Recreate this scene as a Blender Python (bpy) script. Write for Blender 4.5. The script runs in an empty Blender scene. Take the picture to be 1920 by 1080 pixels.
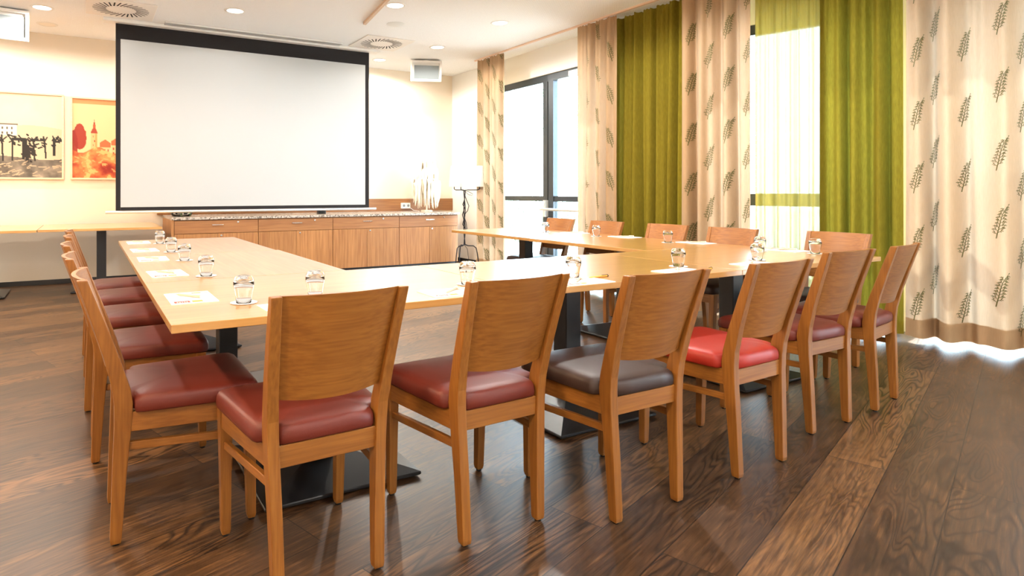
import bpy, bmesh, math, random
import numpy as np
from mathutils import Vector, Matrix, noise as mnoise
random.seed(7)
PI = math.pi
C = bpy.context.scene.collection
SC = bpy.context.scene

# ------------------------------------------------------------------ camera, world, sun, exposure
cam_d = bpy.data.cameras.new('camera'); cam = bpy.data.objects.new('camera', cam_d); C.objects.link(cam)
cam.location = (0, 0, 1.13)
cam.rotation_euler = (PI/2, 0, math.radians(-28.9))
cam_d.sensor_width = 36; cam_d.lens = 1160/1920*36
cam_d.shift_x = 155/1920; cam_d.shift_y = -180/1920
cam_d.clip_start = 0.05
SC.camera = cam
vs = SC.view_settings
vs.view_transform = 'Standard'; vs.look = 'None'; vs.gamma = 1.0; vs.use_curve_mapping = False
vs.exposure = 0.58
w = bpy.data.worlds.new('world'); SC.world = w; w.use_nodes = True
bg = w.node_tree.nodes['Background']
bg.inputs['Color'].default_value = (0.66, 0.84, 1.0, 1); bg.inputs['Strength'].default_value = 17.0
sun_d = bpy.data.lights.new('sun', 'SUN'); sun_d.energy = 18.0; sun_d.angle = math.radians(1.2); sun_d.color = (1, .93, .82)
sun = bpy.data.objects.new('sun', sun_d); C.objects.link(sun)
sun.rotation_euler = Vector((-.60, -.10, -.79)).to_track_quat('-Z', 'Y').to_euler()
SC.cycles.max_bounces = 10; SC.cycles.diffuse_bounces = 5; SC.cycles.glossy_bounces = 4
SC.cycles.transmission_bounces = 8; SC.cycles.transparent_max_bounces = 12
SC.cycles.sample_clamp_indirect = 6.0
SC.cycles.use_denoising = True

# room constants
CZ = 3.07                 # ceiling height
WY = 8.90                 # back wall
WX = 5.35                 # far window wall
NP = Vector((5.335, 4.0, 0)); ND = Vector((.294, -.956, 0)).normalized()   # near window wall line
NN = Vector((-.956, -.294, 0)).normalized()                                  # its normal into the room
NA = math.atan2(ND.y, ND.x)
TT = .735                 # table top height

def portal(loc, w_, h_, toward):
    d = bpy.data.lights.new('window_portal', 'AREA'); d.shape = 'RECTANGLE'; d.size = w_; d.size_y = h_
    d.cycles.is_portal = True
    o = bpy.data.objects.new('window_portal', d); C.objects.link(o); o.location = loc
    o.rotation_euler = Vector(toward).to_track_quat('-Z', 'Y').to_euler()
portal((WX+.28, 6.45, 1.35), 2.5, 2.7, (-1, 0, 0))
for t0, t1 in ((.12, 1.52), (1.60, 3.0), (3.9, 5.9)):
    c = NP + ND*((t0+t1)/2) - NN*.28
    portal((c.x, c.y, 1.35), t1-t0, 2.7, NN)

# ------------------------------------------------------------------ helpers
def setp(o, label=None, cat=None, group=None, kind=None):
    if label: o['label'] = label
    if cat: o['category'] = cat
    if group: o['group'] = group
    if kind: o['kind'] = kind
    return o
def empty(name, loc=(0, 0, 0), rz=0, label=None, cat=None, group=None, kind=None):
    o = bpy.data.objects.new(name, None); C.objects.link(o); o.location = loc; o.rotation_euler = (0, 0, rz)
    o.empty_display_size = .05
    return setp(o, label, cat, group, kind)

class MB:
    def __init__(s): s.v = []; s.f = []; s.m = []; s.sm = []
    def add(s, vs_, fs, mi=0, smooth=False):
        b = len(s.v); s.v += [tuple(x) for x in vs_]
        for f in fs: s.f.append([b+i for i in f]); s.m.append(mi); s.sm.append(smooth)
        return s
    def box(s, x0, x1, y0, y1, z0, z1, mi=0):
        return s.add([(x0,y0,z0),(x1,y0,z0),(x1,y1,z0),(x0,y1,z0),(x0,y0,z1),(x1,y0,z1),(x1,y1,z1),(x0,y1,z1)],
                     [(3,2,1,0),(4,5,6,7),(0,1,5,4),(1,2,6,5),(2,3,7,6),(3,0,4,7)], mi)
    def loft(s, rings, mi=0, smooth=False, cap=True):
        n = len(rings[0]); b = len(s.v)
        for r in rings: s.v += [tuple(p) for p in r]
        for k in range(len(rings)-1):
            for i in range(n):
                j = (i+1) % n
                s.f.append([b+k*n+i, b+k*n+j, b+(k+1)*n+j, b+(k+1)*n+i]); s.m.append(mi); s.sm.append(smooth)
        if cap:
            s.f.append([b+i for i in range(n)][::-1]); s.m.append(mi); s.sm.append(False)
            s.f.append([b+(len(rings)-1)*n+i for i in range(n)]); s.m.append(mi); s.sm.append(False)
        return s
    def lathe(s, prof, c=(0,0,0), n=28, mi=0, smooth=True, cap=False):
        rings = []
        for r, z in prof:
            rings.append([(c[0]+r*math.cos(2*PI*i/n), c[1]+r*math.sin(2*PI*i/n), c[2]+z) for i in range(n)])
        return s.loft(rings, mi, smooth, cap)
    def tube(s, pts, rad, n=8, mi=0):
        pts = [Vector(p) for p in pts]
        rad = rad if isinstance(rad, (list, tuple)) else [rad]*len(pts)
        rings = []; prev = None
        for i, p in enumerate(pts):
            d = (pts[min(i+1, len(pts)-1)] - pts[max(i-1, 0)]).normalized()
            a = prev if prev is not None else (Vector((0,0,1)) if abs(d.z) < .9 else Vector((1,0,0)))
            u = (a - d*a.dot(d)).normalized(); v = d.cross(u); prev = u
            rings.append([p + (u*math.cos(2*PI*k/n) + v*math.sin(2*PI*k/n))*rad[i] for k in range(n)])
        return s.loft(rings, mi, True)
    def xf(s, M):
        s.v = [tuple(M @ Vector(p)) for p in s.v]; return s
    def build(s, name, mats, parent=None, bevel=0, seg=2, sub=0, fix=True):
        me = bpy.data.meshes.new(name); me.from_pydata(s.v, [], s.f)
        if not isinstance(mats, (list, tuple)): mats = [mats]
        for m in mats: me.materials.append(m)
        for p, mi, sm in zip(me.polygons, s.m, s.sm): p.material_index = mi; p.use_smooth = sm
        bm = bmesh.new(); bm.from_mesh(me)
        if fix: bmesh.ops.recalc_face_normals(bm, faces=bm.faces)
        if bevel:
            es = [e for e in bm.edges if len(e.link_faces) == 2 and e.calc_face_angle(0) > .5]
            bmesh.ops.bevel(bm, geom=es, offset=bevel, segments=seg, profile=.6, affect='EDGES', clamp_overlap=True)
        bm.to_mesh(me); bm.free()
        o = bpy.data.objects.new(name, me); C.objects.link(o)
        if parent is not None: o.parent = parent
        if sub:
            md = o.modifiers.new('sub', 'SUBSURF'); md.levels = sub; md.render_levels = sub
        return o
def copy_tree(o, parent=None):
    c = o.copy(); C.objects.link(c)
    if parent is not None: c.parent = parent
    for ch in list(o.children): copy_tree(ch, c)
    return c

# ------------------------------------------------------------------ materials
def mat(name, col, rough=.5, metal=0, spec=.5, coat=0):
    m = bpy.data.materials.new(name); m.use_nodes = True
    b = m.node_tree.nodes['Principled BSDF']
    b.inputs['Base Color'].default_value = (*col, 1); b.inputs['Roughness'].default_value = rough
    b.inputs['Metallic'].default_value = metal; b.inputs['Specular IOR Level'].default_value = spec
    if coat: b.inputs['Coat Weight'].default_value = coat; b.inputs['Coat Roughness'].default_value = .20
    m.diffuse_color = (*col, 1)
    return m
def nodes(m): return m.node_tree.nodes, m.node_tree.links, m.node_tree.nodes['Principled BSDF']
def math_n(N, L, op, a, b=None, c=None):
    n = N.new('ShaderNodeMath'); n.operation = op
    for i, x in enumerate((a, b, c)):
        if x is None: continue
        if isinstance(x, (int, float)): n.inputs[i].default_value = x
        else: L.new(x, n.inputs[i])
    return n.outputs[0]
def wood(name, light, dark, axis, rough=.4, scale=1.0, coat=0, ringw=.5, big=.5):
    m = mat(name, light, rough, coat=coat); N, L, B = nodes(m)
    tc = N.new('ShaderNodeTexCoord'); oi = N.new('ShaderNodeObjectInfo')
    mp = N.new('ShaderNodeMapping'); s = [14*scale]*3; s[axis] = .55*scale
    mp.inputs['Scale'].default_value = s; L.new(tc.outputs['Object'], mp.inputs['Vector'])
    va = N.new('ShaderNodeVectorMath'); va.operation = 'ADD'
    cb = N.new('ShaderNodeCombineXYZ')
    r = math_n(N, L, 'MULTIPLY', oi.outputs['Random'], 37.0)
    for i in range(3): L.new(r, cb.inputs[i])
    L.new(mp.outputs[0], va.inputs[0]); L.new(cb.outputs[0], va.inputs[1])
    n1 = N.new('ShaderNodeTexNoise'); n1.inputs['Scale'].default_value = .5; n1.inputs['Detail'].default_value = 3; n1.inputs['Distortion'].default_value = .6
    L.new(va.outputs[0], n1.inputs['Vector'])
    ring = math_n(N, L, 'SINE', math_n(N, L, 'MULTIPLY', n1.outputs[0], 55.0))
    n2 = N.new('ShaderNodeTexNoise'); n2.inputs['Scale'].default_value = 6; n2.inputs['Detail'].default_value = 4
    L.new(va.outputs[0], n2.inputs['Vector'])
    f = math_n(N, L, 'ADD', math_n(N, L, 'MULTIPLY', ring, .12*ringw), math_n(N, L, 'MULTIPLY', n2.outputs[0], 1.0))
    f2 = math_n(N, L, 'ADD', f, math_n(N, L, 'MULTIPLY', n1.outputs[0], big))
    rp = N.new('ShaderNodeValToRGB'); rp.color_ramp.elements[0].position = .32+big*.4; rp.color_ramp.elements[1].position = .66+big*.6
    rp.color_ramp.elements[0].color = (*light, 1); rp.color_ramp.elements[1].color = (*dark, 1)
    L.new(f2, rp.inputs[0])
    hs = N.new('ShaderNodeHueSaturation'); L.new(rp.outputs[0], hs.inputs['Color'])
    L.new(math_n(N, L, 'ADD', math_n(N, L, 'MULTIPLY', oi.outputs['Random'], .16), .92), hs.inputs['Value'])
    L.new(hs.outputs[0], B.inputs['Base Color'])
    bp = N.new('ShaderNodeBump'); bp.inputs['Strength'].default_value = .06; bp.inputs['Distance'].default_value = .002
    L.new(n2.outputs[0], bp.inputs['Height']); L.new(bp.outputs[0], B.inputs['Normal'])
    return m
CH_L, CH_D = (.290, .110, .018), (.205, .070, .010)
oak_x = wood('oak_grain_x', CH_L, CH_D, 0, .40, 1.5, ringw=.45, big=.25)
oak_y = wood('oak_grain_y', CH_L, CH_D, 1, .40, 1.5, ringw=.3, big=.2)
oak_z = wood('oak_grain_z', CH_L, CH_D, 2, .40, 1.5, ringw=.3, big=.2)
TB_L, TB_D = (.54, .290, .090), (.42, .210, .058)
table_x = wood('table_oak_x', TB_L, TB_D, 0, .30, .8, coat=.9)
table_y = wood('table_oak_y', TB_L, TB_D, 1, .30, .8, coat=.9)
cab_z = wood('cabinet_oak_z', (.42, .185, .055), (.27, .105, .028), 2, .45, 1.0)
cab_x = wood('cabinet_oak_x', (.36, .155, .048), (.24, .092, .026), 0, .45, 1.0)
frame_w = wood('pale_frame_wood', (.74, .56, .38), (.66, .47, .3), 0, .5)

def leather(name, col, rough=.46):
    m = mat(name, col, rough, spec=.42); N, L, B = nodes(m)
    tc = N.new('ShaderNodeTexCoord')
    v = N.new('ShaderNodeTexVoronoi'); v.inputs['Scale'].default_value = 420; L.new(tc.outputs['Object'], v.inputs['Vector'])
    n = N.new('ShaderNodeTexNoise'); n.inputs['Scale'].default_value = 7; L.new(tc.outputs['Object'], n.inputs['Vector'])
    h = math_n(N, L, 'ADD', math_n(N, L, 'MULTIPLY', v.outputs[0], .15), n.outputs[0])
    bp = N.new('ShaderNodeBump'); bp.inputs['Strength'].default_value = .12; bp.inputs['Distance'].default_value = .01
    L.new(h, bp.inputs['Height']); L.new(bp.outputs[0], B.inputs['Normal'])
    return m
lea_maroon = leather('maroon_leather', (.125, .017, .009))
lea_red = leather('bright_red_leather', (.34, .020, .010))
lea_brown = leather('dark_brown_leather', (.040, .020, .015))
black_metal = mat('black_powder_metal', (.012, .013, .015), .30, 0, .6)
iron = mat('wrought_iron', (.012, .013, .02), .5, .3)
steel = mat('brushed_steel', (.72, .70, .66), .25, 1)
alu = mat('silver_aluminium', (.8, .8, .78), .35, .6)
white_pl = mat('white_plastic', (.82, .81, .78), .45)
grey_face = mat('grey_grille', (.24, .27, .28), .7)
dark_slot = mat('dark_slot', (.02, .02, .02), .9)
screen_w = mat('screen_fabric_white', (.47, .48, .48), .9, spec=.1)
screen_b = mat('screen_fabric_black', (.022, .020, .021), .85, spec=.15)
frame_d = mat('dark_aluminium_frame', (.035, .045, .055), .4, .2)
rubber = mat('black_rubber', (.01, .01, .01), .8)

def plaster(name, col, rough=.85, bump=.05, scale=180):
    m = mat(name, col, rough, spec=.2); N, L, B = nodes(m)
    tc = N.new('ShaderNodeTexCoord'); n = N.new('ShaderNodeTexNoise'); n.inputs['Scale'].default_value = scale; n.inputs['Detail'].default_value = 2
    L.new(tc.outputs['Object'], n.inputs['Vector'])
    bp = N.new('ShaderNodeBump'); bp.inputs['Strength'].default_value = bump; bp.inputs['Distance'].default_value = .003
    L.new(n.outputs[0], bp.inputs['Height']); L.new(bp.outputs[0], B.inputs['Normal'])
    return m
wall_m = plaster('wall_paint_cream', (.79, .69, .56))
wall_w = plaster('wall_paint_white', (.86, .84, .79))
base_m = mat('black_baseboard', (.012, .011, .012), .4)
# ceiling with rows of fine perforation
ceil_m = mat('ceiling_acoustic', (.90, .92, .93), .9, spec=.1)
N, L, B = nodes(ceil_m)
tc = N.new('ShaderNodeTexCoord'); sx = N.new('ShaderNodeSeparateXYZ'); L.new(tc.outputs['Object'], sx.inputs[0])
a = math_n(N, L, 'SINE', math_n(N, L, 'MULTIPLY', sx.outputs[0], 2*PI/.018)); b = math_n(N, L, 'SINE', math_n(N, L, 'MULTIPLY', sx.outputs[1], 2*PI/.018))
d = math_n(N, L, 'GREATER_THAN', math_n(N, L, 'MULTIPLY', a, b), .62)
mx = N.new('ShaderNodeMix'); mx.data_type = 'RGBA'; mx.inputs['A'].default_value = (.90, .92, .93, 1); mx.inputs['B'].default_value = (.62, .61, .58, 1)
L.new(d, mx.inputs['Factor']); L.new(mx.outputs['Result'], B.inputs['Base Color'])

# floor: wide dark oak planks running at 72.9 degrees from +Y
floor_m = mat('smoked_oak_planks', (.12, .07, .04), .3, spec=.5)
N, L, B = nodes(floor_m)
tc = N.new('ShaderNodeTexCoord'); mp = N.new('ShaderNodeMapping'); mp.inputs['Rotation'].default_value = (0, 0, math.radians(-17.1))
L.new(tc.outputs['Object'], mp.inputs['Vector'])
br = N.new('ShaderNodeTexBrick'); br.offset = .37; br.offset_frequency = 2; br.inputs['Scale'].default_value = 1
br.inputs['Brick Width'].default_value = 1.9; br.inputs['Row Height'].default_value = .205
br.inputs['Mortar Size'].default_value = .0020; br.inputs['Mortar Smooth'].default_value = .1; br.inputs['Bias'].default_value = 0
br.inputs['Color1'].default_value = (0, 0, 0, 1); br.inputs['Color2'].default_value = (1, 1, 1, 1); br.inputs['Mortar'].default_value = (.5, .5, .5, 1)
L.new(mp.outputs[0], br.inputs['Vector'])
sc = N.new('ShaderNodeSeparateColor'); L.new(br.outputs['Color'], sc.inputs[0]); rnd = sc.outputs[0]
mp2 = N.new('ShaderNodeMapping'); mp2.inputs['Scale'].default_value = (1.15, 7.5, 1); L.new(mp.outputs[0], mp2.inputs['Vector'])
n1 = N.new('ShaderNodeTexNoise'); n1.noise_dimensions = '4D'; n1.inputs['Scale'].default_value = .75; n1.inputs['Detail'].default_value = 2.6; n1.inputs['Distortion'].default_value = 1.0
L.new(mp2.outputs[0], n1.inputs['Vector']); L.new(math_n(N, L, 'MULTIPLY', rnd, 53.0), n1.inputs['W'])
ring = math_n(N, L, 'SINE', math_n(N, L, 'MULTIPLY', n1.outputs[0], 135.0))
ringp = math_n(N, L, 'POWER', math_n(N, L, 'MULTIPLY', math_n(N, L, 'ADD', ring, 1.0), .5), 2.2)
mask = N.new('ShaderNodeTexNoise'); mask.noise_dimensions = '4D'; mask.inputs['Scale'].default_value = .45; L.new(mp2.outputs[0], mask.inputs['Vector']); L.new(math_n(N, L, 'MULTIPLY', rnd, 91.0), mask.inputs['W'])
mk = N.new('ShaderNodeMapRange'); mk.inputs['From Min'].default_value = .38; mk.inputs['From Max'].default_value = .56; L.new(mask.outputs[0], mk.inputs['Value'])
ringm = math_n(N, L, 'MULTIPLY', ringp, math_n(N, L, 'ADD', math_n(N, L, 'MULTIPLY', mk.outputs[0], .8), .2))
mp3 = N.new('ShaderNodeMapping'); mp3.inputs['Scale'].default_value = (5, 90, 1); L.new(mp.outputs[0], mp3.inputs['Vector'])
n3 = N.new('ShaderNodeTexNoise'); n3.inputs['Scale'].default_value = 1; n3.inputs['Detail'].default_value = 5; n3.inputs['Roughness'].default_value = .65; L.new(mp3.outputs[0], n3.inputs['Vector'])
n4 = N.new('ShaderNodeTexNoise'); n4.inputs['Scale'].default_value = 2.4; n4.inputs['Detail'].default_value = 3; L.new(mp2.outputs[0], n4.inputs['Vector'])
tone = math_n(N, L, 'ADD', math_n(N, L, 'MULTIPLY', rnd, .26), math_n(N, L, 'ADD', math_n(N, L, 'MULTIPLY', n3.outputs[0], .78), math_n(N, L, 'MULTIPLY', n4.outputs[0], .28)))
rp = N.new('ShaderNodeValToRGB'); e = rp.color_ramp.elements
e[0].position = .36; e[0].color = (.016, .009, .006, 1); e[1].position = .92; e[1].color = (.25, .122, .046, 1)
x = e.new(.62); x.color = (.078, .038, .017, 1)
L.new(tone, rp.inputs[0])
mx = N.new('ShaderNodeMix'); mx.data_type = 'RGBA'; mx.inputs['B'].default_value = (.016, .009, .006, 1)
L.new(math_n(N, L, 'MULTIPLY', ringm, .92), mx.inputs['Factor']); L.new(rp.outputs[0], mx.inputs['A'])
mx2 = N.new('ShaderNodeMix'); mx2.data_type = 'RGBA'; mx2.inputs['B'].default_value = (.015, .009, .006, 1)
L.new(br.outputs['Fac'], mx2.inputs['Factor']); L.new(mx.outputs['Result'], mx2.inputs['A']); L.new(mx2.outputs['Result'], B.inputs['Base Color'])
L.new(math_n(N, L, 'ADD', math_n(N, L, 'MULTIPLY', n3.outputs[0], .18), .28), B.inputs['Roughness'])
B.inputs['Specular IOR Level'].default_value = .46
bp = N.new('ShaderNodeBump'); bp.inputs['Strength'].default_value = .20; bp.inputs['Distance'].default_value = .003
hgt = math_n(N, L, 'SUBTRACT', math_n(N, L, 'ADD', math_n(N, L, 'MULTIPLY', n3.outputs[0], .6), math_n(N, L, 'MULTIPLY', ringm, -.2)), math_n(N, L, 'MULTIPLY', br.outputs['Fac'], 1.0))
L.new(hgt, bp.inputs['Height']); L.new(bp.outputs[0], B.inputs['Normal'])

# granite worktop
granite = mat('speckled_granite', (.55, .47, .40), .25); N, L, B = nodes(granite)
tc = N.new('ShaderNodeTexCoord'); n = N.new('ShaderNodeTexNoise'); n.inputs['Scale'].default_value = 60; n.inputs['Detail'].default_value = 4; L.new(tc.outputs['Object'], n.inputs['Vector'])
rp = N.new('ShaderNodeValToRGB'); rp.color_ramp.elements[0].position = .35; rp.color_ramp.elements[0].color = (.12, .09, .07, 1); rp.color_ramp.elements[1].position = .6; rp.color_ramp.elements[1].color = (.62, .54, .46, 1)
L.new(n.outputs[0], rp.inputs[0]); L.new(rp.outputs[0], B.inputs['Base Color'])

def cloth(name, col, trans=.4, transp=0.0, weave=.1, tcol=None):
    m = bpy.data.materials.new(name); m.use_nodes = True; m.diffuse_color = (*col, 1)
    N = m.node_tree.nodes; L = m.node_tree.links; N.clear()
    out = N.new('ShaderNodeOutputMaterial'); df = N.new('ShaderNodeBsdfDiffuse'); tr = N.new('ShaderNodeBsdfTranslucent')
    tc = N.new('ShaderNodeTexCoord'); mp = N.new('ShaderNodeMapping'); mp.inputs['Scale'].default_value = (60, 60, 6)
    L.new(tc.outputs['Object'], mp.inputs['Vector'])
    n = N.new('ShaderNodeTexNoise'); n.inputs['Scale'].default_value = 3; n.inputs['Detail'].default_value = 5; L.new(mp.outputs[0], n.inputs['Vector'])
    for sh, cc in ((df, col), (tr, tcol or col)):
        rp = N.new('ShaderNodeValToRGB'); rp.color_ramp.elements[0].position = .3; rp.color_ramp.elements[1].position = .7
        rp.color_ramp.elements[0].color = (*[c*(1-weave) for c in cc], 1); rp.color_ramp.elements[1].color = (*[min(1, c*(1+weave)) for c in cc], 1)
        L.new(n.outputs[0], rp.inputs[0]); L.new(rp.outputs[0], sh.inputs['Color'])
    ms = N.new('ShaderNodeMixShader'); ms.inputs[0].default_value = trans; L.new(df.outputs[0], ms.inputs[1]); L.new(tr.outputs[0], ms.inputs[2])
    last = ms
    if transp:
        tp = N.new('ShaderNodeBsdfTransparent'); tp.inputs['Color'].default_value = (.96, 1, .92, 1)
        m2 = N.new('ShaderNodeMixShader'); lw = N.new('ShaderNodeLayerWeight'); lw.inputs['Blend'].default_value = .5
        L.new(math_n(N, L, 'MULTIPLY', math_n(N, L, 'SUBTRACT', 1.0, lw.outputs['Facing']), transp), m2.inputs[0]); L.new(ms.outputs[0], m2.inputs[1]); L.new(tp.outputs[0], m2.inputs[2]); last = m2
    L.new(last.outputs[0], out.inputs['Surface'])
    return m
cream = cloth('cream_linen', (.385, .248, .138), .065, 0, .05, (.84, .72, .55))
greenc = cloth('green_linen', (.185, .145, .017), .036, 0, .16, (.52, .50, .06))
sheer = cloth('sheer_green_voile', (.32, .27, .032), .035, .045, .05, (.60, .68, .36))
embro = mat('olive_embroidery', (.095, .085, .012), .6)

def pane_mat():
    m = bpy.data.materials.new('window_glass'); m.use_nodes = True; N = m.node_tree.nodes; L = m.node_tree.links; N.clear()
    out = N.new('ShaderNodeOutputMaterial'); tp = N.new('ShaderNodeBsdfTransparent'); tp.inputs['Color'].default_value = (.95, .98, .98, 1)
    gl = N.new('ShaderNodeBsdfGlossy'); gl.inputs['Roughness'].default_value = .02; lw = N.new('ShaderNodeLayerWeight'); lw.inputs['Blend'].default_value = .5; fr_o = math_n(N, L, 'ADD', math_n(N, L, 'MULTIPLY', math_n(N, L, 'POWER', lw.outputs['Facing'], 4.0), .35), .03)
    ms = N.new('ShaderNodeMixShader'); L.new(fr_o, ms.inputs[0]); L.new(tp.outputs[0], ms.inputs[1]); L.new(gl.outputs[0], ms.inputs[2]); L.new(ms.outputs[0], out.inputs['Surface'])
    return m
glass_pane = pane_mat()
tumbler_m = mat('clear_glass', (1, 1, 1), .0); nodes(tumbler_m)[2].inputs['Transmission Weight'].default_value = 1; nodes(tumbler_m)[2].inputs['IOR'].default_value = 1.46
def emis(name, col, s):
    m = mat(name, col, .5); B = nodes(m)[2]; B.inputs['Emission Color'].default_value = (*col, 1); B.inputs['Emission Strength'].default_value = s; return m
lamp_glow = emis('lamp_diffuser', (1, .95, .86), 3.0)
lamp_off = mat('lamp_glass_unlit', (.80, .76, .68), .3)
paper = mat('white_paper', (.90, .90, .90), .6)
p_red = mat('print_red', (.50, .05, .025), .6); p_yel = mat('print_yellow', (.60, .27, .02), .6); p_org = mat('print_peach', (.62, .30, .10), .6); p_gry = mat('print_grey', (.36, .33, .28), .6)

# ------------------------------------------------------------------ room shell
def struct(o): o['kind'] = 'structure'; return o
XL, YB = -3.3, -2.3
tB = (NP.y - YB)/.956 * 1.0
nb = NP + ND*7.0
struct(MB().add([(XL-.2, YB-.2, 0), (8.2, YB-.2, 0), (8.2, WY+.25, 0), (XL-.2, WY+.25, 0), (XL-.2, YB-.2, -.1), (8.2, YB-.2, -.1), (8.2, WY+.25, -.1), (XL-.2, WY+.25, -.1)],
       [(0,1,2,3),(7,6,5,4),(0,4,5,1),(1,5,6,2),(2,6,7,3),(3,7,4,0)]).build('floor', floor_m)).location = (0, 0, 0)
struct(MB().add([(XL-.2,YB-.2,CZ),(7.55,YB-.2,CZ),(WX+.3,4.0,CZ),(WX+.3,WY+.25,CZ),(XL-.2,WY+.25,CZ),(XL-.2,YB-.2,CZ+.12),(7.55,YB-.2,CZ+.12),(WX+.3,4.0,CZ+.12),(WX+.3,WY+.25,CZ+.12),(XL-.2,WY+.25,CZ+.12)],[(4,3,2,1,0),(5,6,7,8,9),(0,1,6,5),(1,2,7,6),(2,3,8,7),(3,4,9,8),(4,0,5,9)]).build('ceiling', ceil_m))
struct(MB().box(XL-.2, WX+.25, WY, WY+.22, 0, CZ).build('wall_back', wall_m))
struct(MB().box(XL-.2, XL, YB-.2, WY, 0, CZ).build('wall_left', wall_w))
struct(MB().box(XL, 7.9, YB-.2, YB, 0, CZ).build('wall_front', wall_w))
struct(MB().box(XL, WX, WY-.015, WY, 0, .055).build('baseboard_back', base_m))
# far window wall with one opening y 5.15..7.75, z 0..2.70
mb = MB(); X0, X1 = WX, WX+.25
mb.box(X0, X1, 7.75, WY, 0, CZ).box(X0, X1, 5.15, 7.75, 2.70, CZ).box(X0, X1, 3.93, 5.15, 0, CZ)
struct(mb.build('wall_right', wall_w))
struct(MB().box(WX-.012, WX, 7.75, WY-.02, 0, .055).build('baseboard_right', base_m))
# near window wall, local frame: x along ND, y outwards
def near_xf(): return Matrix.Translation(NP) @ Matrix.Rotation(NA, 4, 'Z')
mb = MB()
OP = [(.12, 1.52), (1.60, 3.0), (3.9, 5.9)]  # last opening is an unseen window added to let in fill light
prev = -.02
for a, b in OP:
    mb.box(prev, a, 0, .25, 0, CZ); mb.box(a, b, 0, .25, 2.70, CZ); prev = b
mb.box(prev, 6.6, 0, .25, 0, CZ)
# local +y must point outwards: outward = -NN ; rotation maps +y to ND rotated +90 = (.956,.294) = -NN
struct(mb.xf(near_xf()).build('wall_bay', wall_w))

def framed(name, w_, h_, M, bars, trans=(1.0, 1.115), fw=.07, extra=True):
    """window in local frame x 0..w_, y 0..depth outwards, z 0..h_"""
    root = empty(name); root['kind'] = 'structure'
    f = MB(); y0, y1 = .03, .10
    f.box(0, fw, y0, y1, 0, h_).box(w_-fw, w_, y0, y1, 0, h_).box(fw, w_-fw, y0, y1, h_-.095, h_).box(fw, w_-fw, y0, y1, 0, .07)
    xs = [fw]
    for b0, b1 in bars:
        f.box(b0, b1, y0-.01, y1, .07, h_-.095); xs += [b0, b1]
    xs.append(w_-fw)
    g = []
    for k in range(0, len(xs), 2):
        f.box(xs[k], xs[k+1], y0, y1, trans[0], trans[1])
        g.append((xs[k], xs[k+1], .07, trans[0])); g.append((xs[k], xs[k+1], trans[1], h_-.095))
    f.xf(M).build('window_frame', frame_d, root)
    for a in g:
        MB().box(a[0], a[1], .06, .072, a[2], a[3]).xf(M).build('pane', glass_pane, root)
    return root
# glazed double door in the far wall: local x runs toward the camera (-Y)
MD = Matrix.Translation((WX, 7.75, 0)) @ Matrix.Rotation(-PI/2, 4, 'Z')
door = framed('door_1', 2.60, 2.70, MD, [(1.19, 1.40)], trans=(1.005, 1.075))
gap = MB().box(1.288, 1.296, .012, .02, .07, 2.6).xf(MD).build('door_joint', dark_slot, door)
h = MB(); h.box(1.255, 1.30, -.035, .02, .80, 1.02); h.tube([(1.28, -.035, .99), (1.30, -.085, .93), (1.34, -.09, .90)], .014); h.tube([(1.27, -.09, .90), (2.38, -.09, .90)], .018); h.box(2.36, 2.40, -.10, .02, .85, .95)
h.xf(MD).build('push_bar_handle', alu, door)
MB().box(1.75, 2.15, -.03, .03, 2.60, 2.66).xf(MD).build('door_closer', white_pl, door)
for i, (a, b) in enumerate(OP):
    M = near_xf() @ Matrix.Translation((a, 0, 0))
    framed('window_%d' % (i+1), b-a, 2.70, M, [((b-a)/2-.035, (b-a)/2+.035)] if i == 2 else [])
# curtain track on the ceiling
mb = MB().box(4.985, 5.015, 3.9, 7.66, CZ-.018, CZ)
a_ = Vector((5.0, 3.9, 0)); M = Matrix.Translation(a_) @ Matrix.Rotation(NA, 4, 'Z')
mb2 = MB().box(0, 5.2, -.015, .015, CZ-.018, CZ).xf(M); mb.add(mb2.v, mb2.f)
setp(mb.build('curtain_track', mat('pinkish_track', (.75, .55, .42), .5)), 'thin pinkish curtain track running under the ceiling along the windows', 'curtain track')

# ------------------------------------------------------------------ outside
terr = MB().box(4.0, 40, -20, 45, -.16, -.12).build('terrace', plaster('pale_paving', (.80, .78, .74), .9), None); struct(terr)
leafm = mat('green_leaves', (.26, .40, .22), .6); barkm = mat('bark', (.16, .11, .07), .9)
def tree(x, y, hgt, rad, n, label, seed):
    rg = random.Random(seed)
    root = empty('garden_tree', (x, y, -.12), 0, label, 'tree')
    t = MB(); pts = [(0, 0, 0), (.04, .02, hgt*.3), (-.03, .05, hgt*.6), (.02, 0, hgt*.85)]; t.tube(pts, [.13, .11, .08, .03])
    for k in range(6):
        a = rg.uniform(0, 6.3); z = hgt*rg.uniform(.35, .7); t.tube([(0, 0, z), (rad*.6*math.cos(a), rad*.6*math.sin(a), z+hgt*.18)], [.05, .015])
    t.build('trunk', barkm, root)
    m = MB()
    cl = [(rg.gauss(0, rad*.45), rg.gauss(0, rad*.45), hgt*rg.uniform(.35, 1.0), rad*rg.uniform(.25, .5)) for _ in range(14)]
    for k in range(n):
        cx, cy, cz, r = rg.choice(cl)
        d = Vector((rg.gauss(0, 1), rg.gauss(0, 1), rg.gauss(0, 1))).normalized()*r*rg.uniform(.6, 1)
        p = Vector((cx, cy, cz)) + d; u = Vector((rg.gauss(0, 1), rg.gauss(0, 1), rg.gauss(0, 1))).normalized()*.07; v = u.orthogonal().normalized()*.035
        m.add([p-u, p+v, p+u, p-v], [(0, 1, 2, 3)])
    m.build('crown', leafm, root, fix=False)
tree(11.2, 9.6, 4.6, 1.5, 3200, 'tall leafy tree seen through the right door pane', 1)
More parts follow.
